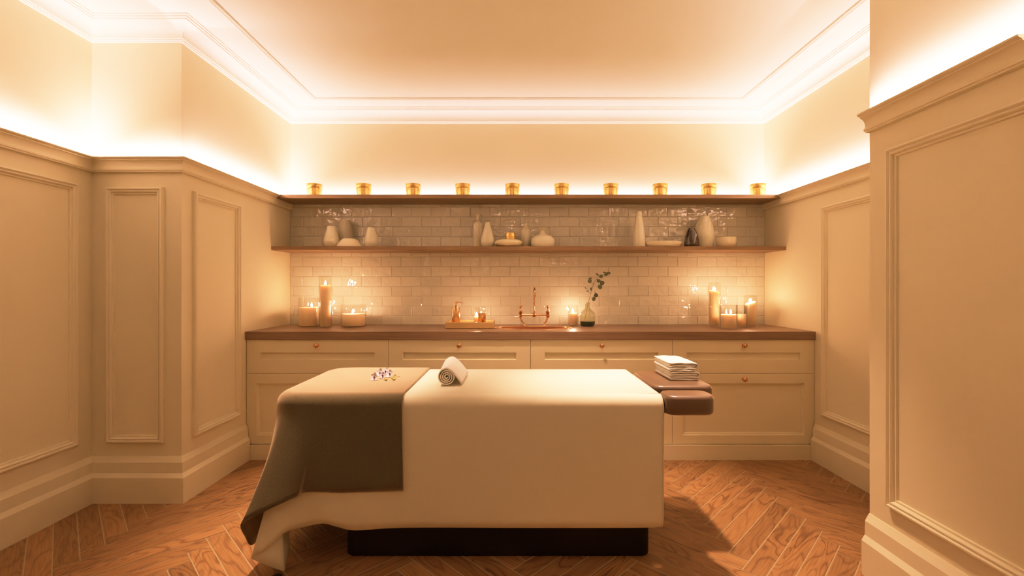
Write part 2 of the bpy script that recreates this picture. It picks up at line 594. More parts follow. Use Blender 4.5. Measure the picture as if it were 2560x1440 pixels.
def build_floor():
    L, w = 0.696, 0.087
    g = 0.0022
    X0, Y0 = 1.046, 1.873
    r2 = math.sqrt(2)
    bx0, bx1, by0, by1 = XB - 0.05, XR + 0.05, YF - 0.05, YB + 0.05

    def clip(poly):
        for axis, lim, sgn in ((0, bx0, 1), (0, bx1, -1), (1, by0, 1), (1, by1, -1)):
            out = []
            for i in range(len(poly)):
                p, q = poly[i - 1], poly[i]
                ip, iq = sgn * (p[axis] - lim) >= 0, sgn * (q[axis] - lim) >= 0
                if ip != iq:
                    t = (lim - p[axis]) / (q[axis] - p[axis])
                    out.append((p[0] + (q[0] - p[0]) * t, p[1] + (q[1] - p[1]) * t))
                if iq:
                    out.append(q)
            poly = out
            if len(poly) < 3:
                return None
        return poly
    V, Fs, uvs, rnd, fm = [], [], [], [], []
    rng = random.Random(3)
    for i in range(-70, 70):
        for j in range(-8, 9):
            for kind in (0, 1):
                ou, ov = i * w + j * L, i * w - j * L
                if kind == 0:
                    u0, u1, v0, v1 = ou, ou + L, ov, ov + w
                else:
                    u0, u1, v0, v1 = ou, ou + w, ov + w, ov + w + L
                q = [(u0 + g, v0 + g), (u1 - g, v0 + g), (u1 - g, v1 - g), (u0 + g, v1 - g)]
                xy = [((u - v) / r2 + X0, (u + v) / r2 + Y0) for u, v in q]
                poly = clip(xy)
                if not poly:
                    continue
                off = (rng.random() * 50, rng.random() * 50)
                flip = rng.choice((-1, 1))
                b = len(V)
                for x, y in poly:
                    u = ((x - X0) + (y - Y0)) / r2
                    v = ((y - Y0) - (x - X0)) / r2
                    V.append((x, y, 0.0))
                    a, c = (u - u0, v - v0) if kind == 0 else (v - v0, u - u0)
                    uvs.append((a * flip + off[0], c + off[1]))
                Fs.append(list(range(b, b + len(poly))))
                rnd.append(rng.random())
                fm.append(0)
    # joints: a thin bed just under the planks
    b = len(V)
    V += [(bx0, by0, -0.0012), (bx1, by0, -0.0012), (bx1, by1, -0.0012), (bx0, by1, -0.0012)]
    uvs += [(0, 0)] * 4
    Fs.append([b, b + 1, b + 2, b + 3])
    V += [(bx0, by0, -0.06), (bx1, by0, -0.06), (bx1, by1, -0.06), (bx0, by1, -0.06)]
    uvs += [(0, 0)] * 4
    Fs += [[b + 4, b + 7, b + 6, b + 5], [b, b + 4, b + 5, b + 1], [b + 1, b + 5, b + 6, b + 2], [b + 2, b + 6, b + 7, b + 3], [b + 3, b + 7, b + 4, b]]
    rnd += [0] * 6
    fm += [1] * 6
    me = bpy.data.meshes.new('floor')
    me.from_pydata(V, [], Fs)
    me.materials.append(FLOORM)
    me.materials.append(GROUT)
    me.polygons.foreach_set('material_index', fm)
    uvl = me.uv_layers.new(name='UVMap')
    for lp in me.loops:
        uvl.data[lp.index].uv = uvs[lp.vertex_index]
    at = me.attributes.new('rnd', 'FLOAT', 'FACE')
    at.data.foreach_set('value', rnd)
    me.update()
    o = bpy.data.objects.new('floor', me)
    COL.objects.link(o)
    tag(o, 'herringbone floor of reddish brown wood planks with pale joints', 'floor', kind='structure')


build_floor()

# cornice, ceiling border, rails, baseboards, panel mouldings
cov = [(0.022 + 0.068 * (1 - math.cos(t * PI / 2 / 8)), 2.615 + 0.058 * math.sin(t * PI / 2 / 8)) for t in range(9)]
corn = [(0, 2.594), (0.010, 2.594), (0.011, 2.600), (0.015, 2.601), (0.016, 2.608), (0.021, 2.609), (0.022, 2.615)] + cov[1:] + \
       [(0.094, 2.673), (0.095, 2.679), (0.106, 2.680), (0.107, 2.686), (0.119, 2.687), (0.120, ZC + 0.001), (0, ZC + 0.001)]
loop = [(XR, YB), (XL, YB), (XL, YBAY), (XB, YBAY), (XB, YF), (XR, YF)]
tag(sweep('trim_1', loop, corn, CEIL, closed=True), 'cream cove cornice running round the top of the walls', 'cornice', kind='structure')
bord = [(-0.016, ZC + 0.001), (-0.015, 2.684), (-0.010, 2.682), (-0.004, 2.684), (-0.003, 2.687), (0.003, 2.687), (0.004, 2.683), (0.011, 2.681), (0.015, 2.684), (0.016, ZC + 0.001)]
bl = [(XR - 0.318, YB - 0.280), (XL + 0.320, YB - 0.280), (XL + 0.320, YF + 0.30), (XR - 0.318, YF + 0.30)]
tag(sweep('trim_2', bl, bord, CEIL, closed=True), 'slim ceiling border moulding inside the cornice', 'moulding', kind='structure')
ZR = 1.937
rail = [(0, ZR - 0.078), (0.020, ZR - 0.078), (0.021, ZR - 0.072), (0.026, ZR - 0.070), (0.027, ZR - 0.063), (0.021, ZR - 0.060), (0.020, ZR - 0.050),
        (0.022, ZR - 0.038), (0.027, ZR - 0.027), (0.036, ZR - 0.019), (0.042, ZR - 0.017), (0.043, ZR - 0.012), (0.050, ZR - 0.010), (0.056, ZR - 0.005), (0.056, ZR), (0, ZR)]
tag(sweep('trim_3', [(XL, YB), (XL, YBAY), (XB, YBAY), (XB, YF), (XR, YF), (XR, YP0)], rail, TRIM),
    'moulded cream rail lit from behind, along the walls beside the shelves', 'rail', kind='structure')
tag(sweep('trim_4', [(XP, 1.30), (XP, YP1)], rail, TRIM), 'moulded cream rail across the near pier', 'rail', kind='structure')
tag(sweep('trim_5', [(XR, YP1), (XR, YB)], rail, TRIM), 'moulded cream rail on the far side wall behind the pier', 'rail', kind='structure')
base = [(0, 0.0), (0.035, 0.0), (0.035, 0.143), (0.021, 0.166), (0.020, 0.224), (0.003, 0.255), (0, 0.255)]
tag(sweep('baseboard_left', [(XL, 3.17), (XL, YBAY), (XB, YBAY), (XB, YF)], base, TRIM), 'tall stepped cream baseboard along the panelled bay', 'baseboard', kind='structure')
tag(sweep('baseboard_pier', [(XP, YP0), (XP, YP1)], base, TRIM), 'tall stepped cream baseboard on the near pier', 'baseboard', kind='structure')
tag(sweep('baseboard_right', [(XR, YP1), (XR, 3.17)], base, TRIM), 'tall stepped cream baseboard of the far side wall', 'baseboard', kind='structure')
fp = [(0, 0), (0.001, 0.014), (0.006, 0.022), (0.013, 0.024), (0.019, 0.017), (0.021, 0.0155), (0.0215, 0.019), (0.027, 0.0195), (0.031, 0.015), (0.033, 0.008), (0.041, 0.008), (0.043, 0.0)]
tag(panel_frame('trim_6', (XB, 0, 0), (0, 1, 0), (1, 0, 0), 1.0, 2.466, 0.345, 1.777, fp, TRIM), 'wide wall panel moulding on the set-back side wall', 'moulding', kind='structure')
tag(panel_frame('trim_7', (0, YBAY, 0), (1, 0, 0), (0, -1, 0), -2.290, -1.966, 0.331, 1.776, fp, TRIM), 'narrow wall panel moulding facing the camera', 'moulding', kind='structure')
tag(panel_frame('trim_8', (XL, 0, 0), (0, 1, 0), (1, 0, 0), 2.644, 3.097, 0.333, 1.772, fp, TRIM), 'wall panel moulding beside the cabinets on the bay', 'moulding', kind='structure')
tag(panel_frame('trim_9', (XR, 0, 0), (0, 1, 0), (-1, 0, 0), 2.1, 3.094, 0.332, 1.762, fp, TRIM), 'wall panel moulding behind the near pier', 'moulding', kind='structure')
tag(panel_frame('trim_10', (XP, 0, 0), (0, 1, 0), (-1, 0, 0), 0.75, 1.809, 0.333, 1.762, fp, TRIM), 'tall wall panel moulding on the near pier', 'moulding', kind='structure')
slab('baseboard_back', -1.835, 2.093, 3.166, 3.20, 0, 0.104, CAB, 'low cream plinth under the cabinets', 'baseboard')


# tiles
def build_tiles():
    tw, th = 0.1664, 0.0836
    z0, z1 = 0.885, 1.925
    rng = random.Random(11)
    V, Fs, fm, rnd = [], [], [], []
    zj = 0.969
    r0 = math.floor((z0 - zj) / th)
    yw, yf = YB - 0.001, YB - 0.011
    r = r0
    while zj + r * th < z1:
        a, b = max(zj + r * th, z0), min(zj + (r + 1) * th, z1)
        xs = -1.872 + (-0.35 if r % 2 else -0.85) * tw + rng.uniform(-0.006, 0.006)
        x = xs
        while x < XR:
            p, q = max(x, XL), min(x + tw, XR)
            x += tw
            if q - p < 0.012 or b - a < 0.008:
                continue
            g, e = 0.0012, 0.0035
            p, q, aa, bb = p + g, q - g, a + g, b - g
            k = len(V)
            V += [(p, yw, aa), (q, yw, aa), (q, yw, bb), (p, yw, bb)]
            V += [(p, yf + 0.003, aa), (q, yf + 0.003, aa), (q, yf + 0.003, bb), (p, yf + 0.003, bb)]
            tx, tz, dy = rng.gauss(0, 0.0035), rng.gauss(0, 0.006), rng.uniform(-0.0008, 0.0008)
            for (xx, zz) in ((p + e, aa + e), (q - e, aa + e), (q - e, bb - e), (p + e, bb - e)):
                V.append((xx, yf + dy + tx * (xx - (p + q) / 2) + tz * (zz - (aa + bb) / 2), zz))
            nf = 0
            for (s, t) in ((0, 4), (4, 8)):
                for i in range(4):
                    j = (i + 1) % 4
                    Fs.append([k + s + i, k + s + j, k + t + j, k + t + i])
                    nf += 1
            Fs.append([k + 8, k + 9, k + 10, k + 11])
            rv = rng.random()
            rnd += [rv] * 9
            fm += [0] * 9
        r += 1
    k = len(V)
    V += [(XL, YB - 0.0075, z0), (XR, YB - 0.0075, z0), (XR, YB - 0.0075, z1), (XL, YB - 0.0075, z1)]
    Fs.append([k, k + 1, k + 2, k + 3])
    fm.append(1)
    rnd.append(0)
    me = bpy.data.meshes.new('wall_tiling')
    me.from_pydata(V, [], Fs)
    me.materials.append(TILE)
    me.materials.append(TGROUT)
    me.polygons.foreach_set('material_index', fm)
    at = me.attributes.new('rnd', 'FLOAT', 'FACE')
    at.data.foreach_set('value', rnd)
    me.update()
    bm = bmesh.new()
    bm.from_mesh(me)
    bmesh.ops.recalc_face_normals(bm, faces=bm.faces)
    for f in bm.faces:
        if f.material_index == 1 and f.normal.y > 0:
            f.normal_flip()
    bm.to_mesh(me)
    bm.free()
    o = bpy.data.objects.new('wall_tiling', me)
    COL.objects.link(o)
    tag(o, 'glossy handmade greige brick tiles behind the counter and shelves', 'tiles', kind='structure')


build_tiles()

# ------------------------------------------------------------------ shelves and counter
ZS1, ZS2, ZCT = 1.9385, 1.530, 0.900
o = bevbox('wall_shelf', XL + 0.002, XR - 0.002, 3.540, YB - 0.0125, ZS1 - 0.030, ZS1, 0.0015, SHELF, seg=1)
tag(o, 'long brown wooden top shelf lined with gold votive cups', 'shelf')
o = bevbox('wall_shelf', XL + 0.002, XR - 0.002, 3.510, YB - 0.0125, ZS2 - 0.030, ZS2, 0.0015, SHELF, seg=1)
tag(o, 'long brown wooden lower shelf holding ceramic vases', 'shelf')

SINKX, SINKY, SA, SB = 0.161, 3.470, 0.284, 0.150


def build_counter():
    bm = bmesh.new()
    x0, x1, y0, y1, z0, z1 = XL + 0.002, XR - 0.002, 3.167, YB - 0.0125, 0.844, ZCT
    n = 64
    outer = [bm.verts.new(p) for p in ((x0, y0, z1), (x1, y0, z1), (x1, y1, z1), (x0, y1, z1))]
    inner = [bm.verts.new((SINKX + SA * math.cos(2 * PI * i / n), SINKY + SB * math.sin(2 * PI * i / n), z1)) for i in range(n)]
    es = [bm.edges.new((outer[i], outer[(i + 1) % 4])) for i in range(4)]
    es += [bm.edges.new((inner[i], inner[(i + 1) % n])) for i in range(n)]
    bmesh.ops.triangle_fill(bm, edges=es, use_beauty=True)
    ext = bmesh.ops.extrude_face_region(bm, geom=list(bm.faces))
    bmesh.ops.translate(bm, verts=[v for v in ext['geom'] if isinstance(v, bmesh.types.BMVert)], vec=(0, 0, z0 - z1))
    return bm_obj('countertop', bm, COUNTER)


tag(build_counter(), 'continuous dark brown wooden countertop over the cabinets', 'countertop')

sink = thing('sink_basin', 'oval copper basin sunk in the countertop under the tap', 'sink', (SINKX, SINKY, ZCT))


def ell(prof, n=64):
    V, Fs = [], []
    for q, (s, z) in enumerate(prof):
        for i in range(n):
            a = 2 * PI * i / n
            V.append(((SA + s) * math.cos(a), (SB + s) * math.sin(a), z))
    for q in range(len(prof) - 1):
        for i in range(n):
            j = (i + 1) % n
            Fs.append([q * n + i, q * n + j, (q + 1) * n + j, (q + 1) * n + i])
    return V, Fs


V, Fs = ell([(-0.004, -0.003), (-0.012, -0.03), (-0.03, -0.065), (-0.07, -0.09), (-0.13, -0.098), (-0.147, -0.099)])
mesh_obj('bowl', V, Fs, COPPER_DARK, sink, smooth=60)
V, Fs = ell([(0.020, 0.0005), (0.019, 0.004), (0.008, 0.005), (-0.003, 0.003), (-0.004, -0.004)])
mesh_obj('rim', V, Fs, COPPER, sink, smooth=40)
MB().lathe([(0.0, -0.096), (0.012, -0.096), (0.02, -0.0975), (0.021, -0.099)], 20).build('drain', BRASS, sink, 40)


# ------------------------------------------------------------------ cabinets
def nested_panel(x0, x1, z0, z1, steps, thick):
    """steps: [(left/right inset, top inset, bottom inset, depth)]"""
    V, Fs = [], []
    rows = [(0, 0, 0, thick), (0, 0, 0, 0.001), (0.001, 0.001, 0.001, 0)] + steps
    for s, t, b, d in rows:
        V += [(x0 + s, d, z0 + b), (x1 - s, d, z0 + b), (x1 - s, d, z1 - t), (x0 + s, d, z1 - t)]
    for i in range(len(rows) - 1):
        for q in range(4):
            r = (q + 1) % 4
            Fs.append([i * 4 + q, i * 4 + r, (i + 1) * 4 + r, (i + 1) * 4 + q])
    k = (len(rows) - 1) * 4
    Fs.append([k, k + 1, k + 2, k + 3])
    Fs.append([0, 3, 2, 1])
    return V, Fs


def make_knob(parent, z):
    k = MB().lathe([(0.0125, 0), (0.0125, 0.002), (0.007, 0.004), (0.0055, 0.012), (0.0075, 0.016), (0.0150, 0.020), (0.0168, 0.025), (0.0150, 0.030), (0.009, 0.0335), (0.0, 0.0345)],
                   24, at=(0, 0, z), axis='-Y').build('knob', TAPM, parent, 50)
    k['label'] = 'rose copper knob'


def make_cabinet(label):
    t = thing('base_cabinet', label, 'cabinet', (0, 3.181, 0), group='cream base cabinets')
    b = MB()
    h = 0.4985
    b.box(-h, -h + 0.018, 0.021, 0.61, 0.0, 0.74).box(h - 0.018, h, 0.021, 0.61, 0.0, 0.74)
    b.box(-h + 0.018, h - 0.018, 0.021, 0.61, 0.105, 0.123).box(-h + 0.018, h - 0.018, 0.60, 0.61, 0.123, 0.74)
    b.box(-h, h, 0.021, 0.040, 0.74, 0.8425)
    b.build('carcass', CAB, t)
    V, Fs = nested_panel(-h, h, 0.6065, 0.841, [(0.0995, 0.089, 0.094, 0), (0.1010, 0.0905, 0.0955, 0.012), (0.104, 0.0935, 0.105, 0.014)], 0.02)
    d = mesh_obj('drawer', V, Fs, CAB, t)
    make_knob(d, 0.802)
    V, Fs = nested_panel(-h, h, 0.108, 0.6035, [(0.069, 0.069, 0.062, 0), (0.0705, 0.0705, 0.0635, 0.009), (0.083, 0.083, 0.076, 0.011), (0.0845, 0.0845, 0.0775, 0.0175)], 0.02)
    d = mesh_obj('door', V, Fs, CAB, t)
    make_knob(d, 0.5666)
    return t


cab_labels = ['cream panelled base cabinet at the end near the narrow wall panel', 'cream panelled base cabinet below the soap dispenser tray',
              'cream panelled base cabinet below the copper tap', 'cream panelled base cabinet behind the folded towels, next to the side wall']
proto = None
for i in range(4):
    if proto is None:
        c = proto = make_cabinet(cab_labels[0])
    else:
        c = copy_tree(proto)
        c['label'] = cab_labels[i]
    c.location.x = -1.3695 + i * 0.9995

# ------------------------------------------------------------------ votives on the top shelf
votive_x = [786, 909, 1033, 1157, 1281, 1404, 1527, 1650, 1772, 1895]
ordn = ['first', 'second', 'third', 'fourth', 'fifth', 'sixth', 'seventh', 'eighth', 'ninth', 'tenth']
vp = None
for i, px in enumerate(votive_x):
    lab = f'gold glass votive cup on the top shelf, {ordn[i]} of the row from the left'
    if vp is None:
        v = vp = thing('votive_cup', lab, 'candle holder', group='gold votive cups on the top shelf')
        bowl = MB().lathe([(0.0, 0.010), (0.030, 0.008), (0.040, 0.002), (0.046, 0.0), (0.052, 0.004), (0.0555, 0.03), (0.0575, 0.062)], 40)
        bowl.build('cup', GOLDG, v, 45)
        MB().lathe([(0.0575, 0.060), (0.0590, 0.062), (0.0595, 0.095), (0.0585, 0.0975), (0.0565, 0.095), (0.0560, 0.062)], 40).build('rim_band', GOLD, v, 45)
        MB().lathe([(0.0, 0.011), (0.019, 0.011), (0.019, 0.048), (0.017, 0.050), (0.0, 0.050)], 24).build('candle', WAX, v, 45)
    else:
        v = copy_tree(vp)
        v['label'] = lab
    v.location = ((px - 1280) / FPX * 3.625, 3.625, ZS1 + 0.0005)
    v.rotation_euler.z = i * 0.7


# ------------------------------------------------------------------ ceramics on the lower shelf
def shelf_item(name, label, cat, px0, px1, pytop, prof, m, Y=3.64, part=None, group=None, seg=48, squash=1.0):
    """prof = [(radius 0..1, height 0..1)]; size from the photograph's outline"""
    cx = ((px0 + px1) / 2 - 1280) / FPX * Y
    R = (px1 - px0) / 2 / FPX * Y
    H = CAMZ - (pytop - 720) / FPX * Y - ZS2 - 0.0005
    mb = MB().lathe([(r * R, z * H) for r, z in prof], seg)
    o = mb.build(name, m, smooth=50)
    o.location = (cx, Y, ZS2 + 0.0005)
    o.scale.y = squash
    return tag(o, label, cat, group)


def curve_prof(ctrl, n=6):
    P = [Vector((a, b, 0)) for a, b in ctrl]
    return [(max(p.x, 0), p.y) for p in catmull(P, n)]


G = 'ceramics on the lower shelf'
tear = [(0, 0)] + curve_prof([(0.60, 0), (0.82, 0.05), (0.98, 0.2), (0.97, 0.36), (0.82, 0.62), (0.63, 0.86), (0.55, 1.0)]) + [(0.45, 0.985), (0.45, 0.9), (0, 0.86)]
shelf_item('vase', 'cream teardrop vase before the taller tapered vase', 'vase', 810, 848, 566, tear, CERAMIC, 3.62, group=G)
shelf_item('vase', 'tall greige tapered vase standing behind the upturned bowl', 'vase', 844, 884, 551,
           [(0, 0), (0.97, 0), (1.0, 0.03)] + curve_prof([(0.99, 0.3), (0.86, 0.6), (0.70, 0.9), (0.62, 1.0)]) + [(0.5, 0.99), (0.5, 0.9), (0, 0.88)], CERAMIC_GREY, 3.745, group=G)
shelf_item('bowl', 'peach bowl turned upside down among the vases', 'bowl', 842, 905, 597,
           [(1.0, 0), (1.0, 0.04)] + curve_prof([(0.96, 0.22), (0.80, 0.62), (0.62, 0.88), (0.50, 0.97)]) + [(0.48, 1.0), (0, 1.0)], CERAMIC_WARM, 3.60, group=G, squash=0.75)
shelf_item('vase', 'small cream teardrop vase standing clear of the upturned bowl', 'vase', 911, 946, 570, tear, CERAMIC, 3.63, group=G)
shelf_item('bottle', 'slim pale bottle with a thin flared neck beside the pear vase', 'bottle', 1182, 1207, 537,
           [(0, 0), (0.96, 0), (1, 0.03), (1, 0.70)] + curve_prof([(0.96, 0.76), (0.6, 0.82), (0.36, 0.85), (0.34, 0.93), (0.62, 1.0)]) + [(0.5, 0.99), (0.25, 0.9), (0, 0.85)], PALEGLASS, 3.72, group=G)
shelf_item('vase', 'cream pear shaped vase with a narrow mouth', 'vase', 1202, 1236, 556,
           [(0, 0)] + curve_prof([(0.62, 0), (0.9, 0.08), (1.0, 0.24), (0.88, 0.45), (0.58, 0.74), (0.36, 0.95), (0.34, 1.0)]) + [(0.26, 0.99), (0.25, 0.9), (0, 0.86)], CERAMIC, 3.62, group=G)
shelf_item('dish', 'flat rounded peach dish carrying a small gold pot', 'dish', 1237, 1306, 600,
           [(0, 0)] + curve_prof([(0.62, 0), (0.88, 0.2), (1.0, 0.52), (0.92, 0.85), (0.72, 0.99)]) + [(0.5, 1.0), (0, 1.0)], CERAMIC_WARM, 3.60, group=G)
zt = CAMZ - (600 - 720) / FPX * 3.60
gp = thing('gold_pot', 'small gold pot on the flat peach dish', 'pot', ((1276 - 1280) / FPX * 3.60, 3.60, zt + 0.001))
MB().lathe([(0, 0), (0.034, 0), (0.038, 0.004), (0.039, 0.026)], 32).build('cup', GOLD, gp, 40)
MB().lathe([(0.039, 0.026), (0.0415, 0.027), (0.0415, 0.053), (0.040, 0.055), (0.037, 0.053), (0.036, 0.028)], 32).build('rim_band', GOLD, gp, 40)
shelf_item('bottle', 'ribbed pale bottle with a short neck behind the wide vase', 'bottle', 1301, 1328, 559,
           [(0, 0), (0.9, 0), (0.95, 0.03), (0.94, 0.3), (1.0, 0.6)] + curve_prof([(0.96, 0.70), (0.78, 0.80), (0.42, 0.90), (0.33, 0.94), (0.36, 1.0)]) + [(0.28, 0.99), (0.2, 0.9), (0, 0.88)], PALEGLASS, 3.71, group=G)
shelf_item('vase', 'wide squat cream vase with a flared lip', 'vase', 1327, 1387, 571,
           [(0, 0), (0.93, 0), (0.98, 0.04), (1.0, 0.25)] + curve_prof([(0.99, 0.42), (0.80, 0.56), (0.40, 0.68), (0.22, 0.80), (0.26, 0.90), (0.56, 1.0)]) + [(0.5, 0.985), (0.16, 0.85), (0, 0.8)], CERAMIC, 3.62, group=G)
shelf_item('bottle', 'tall cream conical bottle with a banded neck', 'bottle', 1582, 1613, 529,
           [(0, 0), (0.92, 0), (1.0, 0.03), (1.0, 0.12), (0.94, 0.34), (0.70, 0.66), (0.50, 0.86), (0.47, 0.865), (0.52, 0.88), (0.50, 0.99), (0.46, 1.0), (0.36, 0.99), (0.3, 0.9), (0, 0.88)], CERAMIC, 3.62, group=G)
shelf_item('platter', 'thin peach platter lying before the tiles', 'platter', 1614, 1704, 604.5,
           [(0, 0), (0.86, 0), (0.97, 0.25), (1.0, 0.7), (0.985, 1.0), (0.95, 0.92), (0, 0.80)], CERAMIC_WARM, 3.61, group=G, squash=0.62)
shelf_item('vase', 'small dark smoked glass vase', 'vase', 1711, 1747, 571,
           [(0, 0)] + curve_prof([(0.80, 0), (0.98, 0.08), (1.0, 0.2), (0.88, 0.52), (0.62, 0.84), (0.44, 0.97), (0.42, 1.0)]) + [(0.33, 0.99), (0.33, 0.9), (0, 0.85)], SMOKE, 3.585, group=G)
shelf_item('vase', 'large pitted cream vase behind the dark one', 'vase', 1737, 1784, 541,
           [(0, 0)] + curve_prof([(0.72, 0), (0.86, 0.06), (0.98, 0.26), (1.0, 0.42), (0.86, 0.70), (0.62, 0.92), (0.52, 1.0)]) + [(0.42, 0.99), (0.42, 0.9), (0, 0.85)], CERAMIC_TEX, 3.69, group=G)
shelf_item('bowl', 'small upright peach bowl nearest the shelf end', 'bowl', 1792, 1839, 594,
           [(0, 0), (0.7, 0)] + curve_prof([(0.82, 0.06), (0.95, 0.3), (1.0, 0.62), (0.98, 1.0)]) + [(0.92, 0.99), (0.9, 0.6), (0.7, 0.2), (0, 0.15)], CERAMIC_WARM, 3.62, group=G)


# ------------------------------------------------------------------ candles
def hurricane(px0, px1, pyt, Y, label):
    R = (px1 - px0) / 2 / FPX * Y
    H = CAMZ - (pyt - 720) / FPX * Y - ZCT
    t = 0.0022
    o = MB().lathe([(0, 0.0), (R * 0.93, 0.0), (R, 0.006), (R, H - 0.001), (R - t / 2, H), (R - t, H - 0.001), (R - t, 0.008), (R * 0.9, 0.005), (0, 0.005)], 48).build('glass_hurricane', GLASS, smooth=40)
    o.location = (((px0 + px1) / 2 - 1280) / FPX * Y, Y, ZCT + 0.0006)
    return tag(o, label, 'candle glass', 'glass hurricanes on the counter')


def candle(px0, px1, pyt, Y, label, fx=None, tilt=0.0, dip=0.004, lit=True, z0=ZCT + 0.0064, flame_h=0.034):
    cx = ((px0 + px1) / 2 - 1280) / FPX * Y
    R = (px1 - px0) / 2 / FPX * Y
    H = CAMZ - (pyt - 720) / FPX * Y - z0
    t = thing('pillar_candle', label, 'candle', (cx, Y, z0), group='ivory candles on the counter')
    mb = MB().lathe([(0, 0), (R * 0.96, 0), (R, 0.003), (R, H - 0.004), (R * 0.985, H), (R * 0.9, H - 0.001), (R * 0.72, H - dip * 0.7), (R * 0.3, H - dip), (0, H - dip)], 40)
    if tilt:
        for v in mb.V:
            if v.z > H - dip - 0.002:
                v.z += tilt * v.x / R
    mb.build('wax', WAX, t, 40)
    ox = 0.0 if fx is None else (fx - 1280) / FPX * Y - cx
    zw = H - dip
    MB().tube([(ox, 0, zw - 0.003), (ox + 0.0004, 0, zw + 0.005), (ox + 0.001, 0, zw + 0.010)], 0.0009, 6).build('wick', WICK, t)
    if lit:
        h = flame_h
        f = MB().lathe([(0, 0.0)] + [(0.0075 * math.sin(PI * min(1, q ** 0.75)) ** 0.8 * (1 - 0.25 * q), q * h) for q in (0.08, 0.18, 0.3, 0.42, 0.55, 0.68, 0.8, 0.9)] + [(0, h)], 16, at=(ox, 0, zw + 0.006))
        f.build('flame', FLAME, t, 60)['label'] = 'lit candle flame'
    return t


hurricane(747, 801, 744, 3.60, 'wide clear glass hurricane round the thick candle near the tall slim one')
candle(750, 798, 768, 3.60, 'thick lit candle inside the wide glass near the counter end', fx=779)
hurricane(798, 829, 689, 3.53, 'tallest clear glass hurricane on the counter')
candle(801, 826, 713, 3.53, 'tall slim lit candle in the tallest glass', fx=814)
hurricane(853, 915, 761, 3.60, 'broad low glass hurricane with the shortest thick candle')
candle(856, 912, 784, 3.60, 'short broad lit candle in the low glass', fx=882)
hurricane(1420, 1446, 762, 3.66, 'small glass hurricane between the sink and the green vase')
candle(1423, 1443, 783, 3.66, 'small lit candle between the sink and the green vase', fx=1432)
hurricane(1771, 1801, 706, 3.62, 'tall slim glass hurricane behind the low glasses of the far candle group')
candle(1774, 1797, 728, 3.62, 'tall slim lit candle behind the low pair in the far group', fx=1784, tilt=-0.008)
hurricane(1801, 1842, 762, 3.43, 'low glass hurricane at the front of the far candle group')
candle(1804, 1839, 786, 3.43, 'low lit candle at the front of the far candle group', fx=1827)
hurricane(1841, 1867, 763, 3.52, 'low glass hurricane round the unlit candle')
candle(1843, 1864, 785, 3.52, 'low unlit candle tucked between two lit ones', lit=False)
hurricane(1861, 1892, 738, 3.60, 'medium glass hurricane nearest the side wall')
candle(1864, 1888, 757, 3.60, 'medium lit candle with a broken rim near the side wall', fx=1875, tilt=0.014)

# ------------------------------------------------------------------ tray group
tx0, tx1, ty0, ty1, tz = (1113 - 1280) / FPX * 3.385, (1233 - 1280) / FPX * 3.385, 3.385, 3.640, ZCT + 0.0005


def build_tray():
    V, Fs = [], []
    rows = [(0.010, 0.0), (0.0, 0.004), (-0.002, 0.046), (0.0, 0.048), (0.010, 0.048), (0.014, 0.044), (0.018, 0.016), (0.022, 0.013)]
    for ins, z in rows:
        V += [(tx0 + ins, ty0 + ins, tz + z), (tx1 - ins, ty0 + ins, tz + z), (tx1 - ins, ty1 - ins, tz + z), (tx0 + ins, ty1 - ins, tz + z)]
    for i in range(len(rows) - 1):
        for q in range(4):
            r = (q + 1) % 4
            Fs.append([i * 4 + q, i * 4 + r, (i + 1) * 4 + r, (i + 1) * 4 + q])
    k = (len(rows) - 1) * 4
    Fs += [[0, 3, 2, 1], [k, k + 1, k + 2, k + 3]]
    return mesh_obj('tray', V, Fs, TRAYM)


tag(build_tray(), 'tan rectangular tray holding the soap dispenser beside the sink', 'tray')
zt = tz + 0.0135
Yd = 3.50
sd = thing('soap_dispenser', 'brushed copper pump soap dispenser on the tray', 'soap dispenser', ((1140 - 1280) / FPX * Yd, Yd, zt))
MB().lathe([(0, 0), (0.030, 0), (0.032, 0.003), (0.032, 0.139), (0.030, 0.142), (0.012, 0.143), (0, 0.143)], 36).build('bottle', COPPER, sd, 40)
p = MB().lathe([(0.013, 0.143), (0.013, 0.156), (0.006, 0.157), (0.006, 0.170), (0.0125, 0.171), (0.0125, 0.186), (0.011, 0.188), (0, 0.188)], 24)
p.tube([(0.008, 0, 0.182), (0.035, -0.002, 0.182), (0.050, -0.004, 0.179), (0.058, -0.005, 0.173)], [0.0035, 0.0035, 0.003, 0.0025], 10)
p.build('pump', COPPER, sd, 40)
Yt = 3.49
tu = thing('tumbler', 'copper cup with a clear glass rim on the tray', 'cup', ((1205 - 1280) / FPX * Yt, Yt, zt))
MB().lathe([(0, 0), (0.029, 0), (0.0305, 0.002), (0.0305, 0.094), (0.029, 0.095), (0.028, 0.093), (0.028, 0.005), (0, 0.005)], 36).build('cup', COPPER, tu, 40)
MB().lathe([(0.0275, 0.06), (0.0278, 0.150), (0.0265, 0.1515), (0.0255, 0.150), (0.0255, 0.06)], 36).build('glass_liner', GLASS, tu, 40)
Yg = 3.575
o = hurricane(1184, 1199, 768, Yg, 'thin glass tube with a tea candle beside the copper cup')
o.location.z = zt + 0.0005
o.scale.z = (CAMZ - (768 - 720) / FPX * Yg - zt) / (CAMZ - (768 - 720) / FPX * Yg - ZCT)
candle(1186, 1197, 791, Yg, 'smallest lit candle, on the tray behind the copper cup', z0=zt + 0.0065, flame_h=0.03)

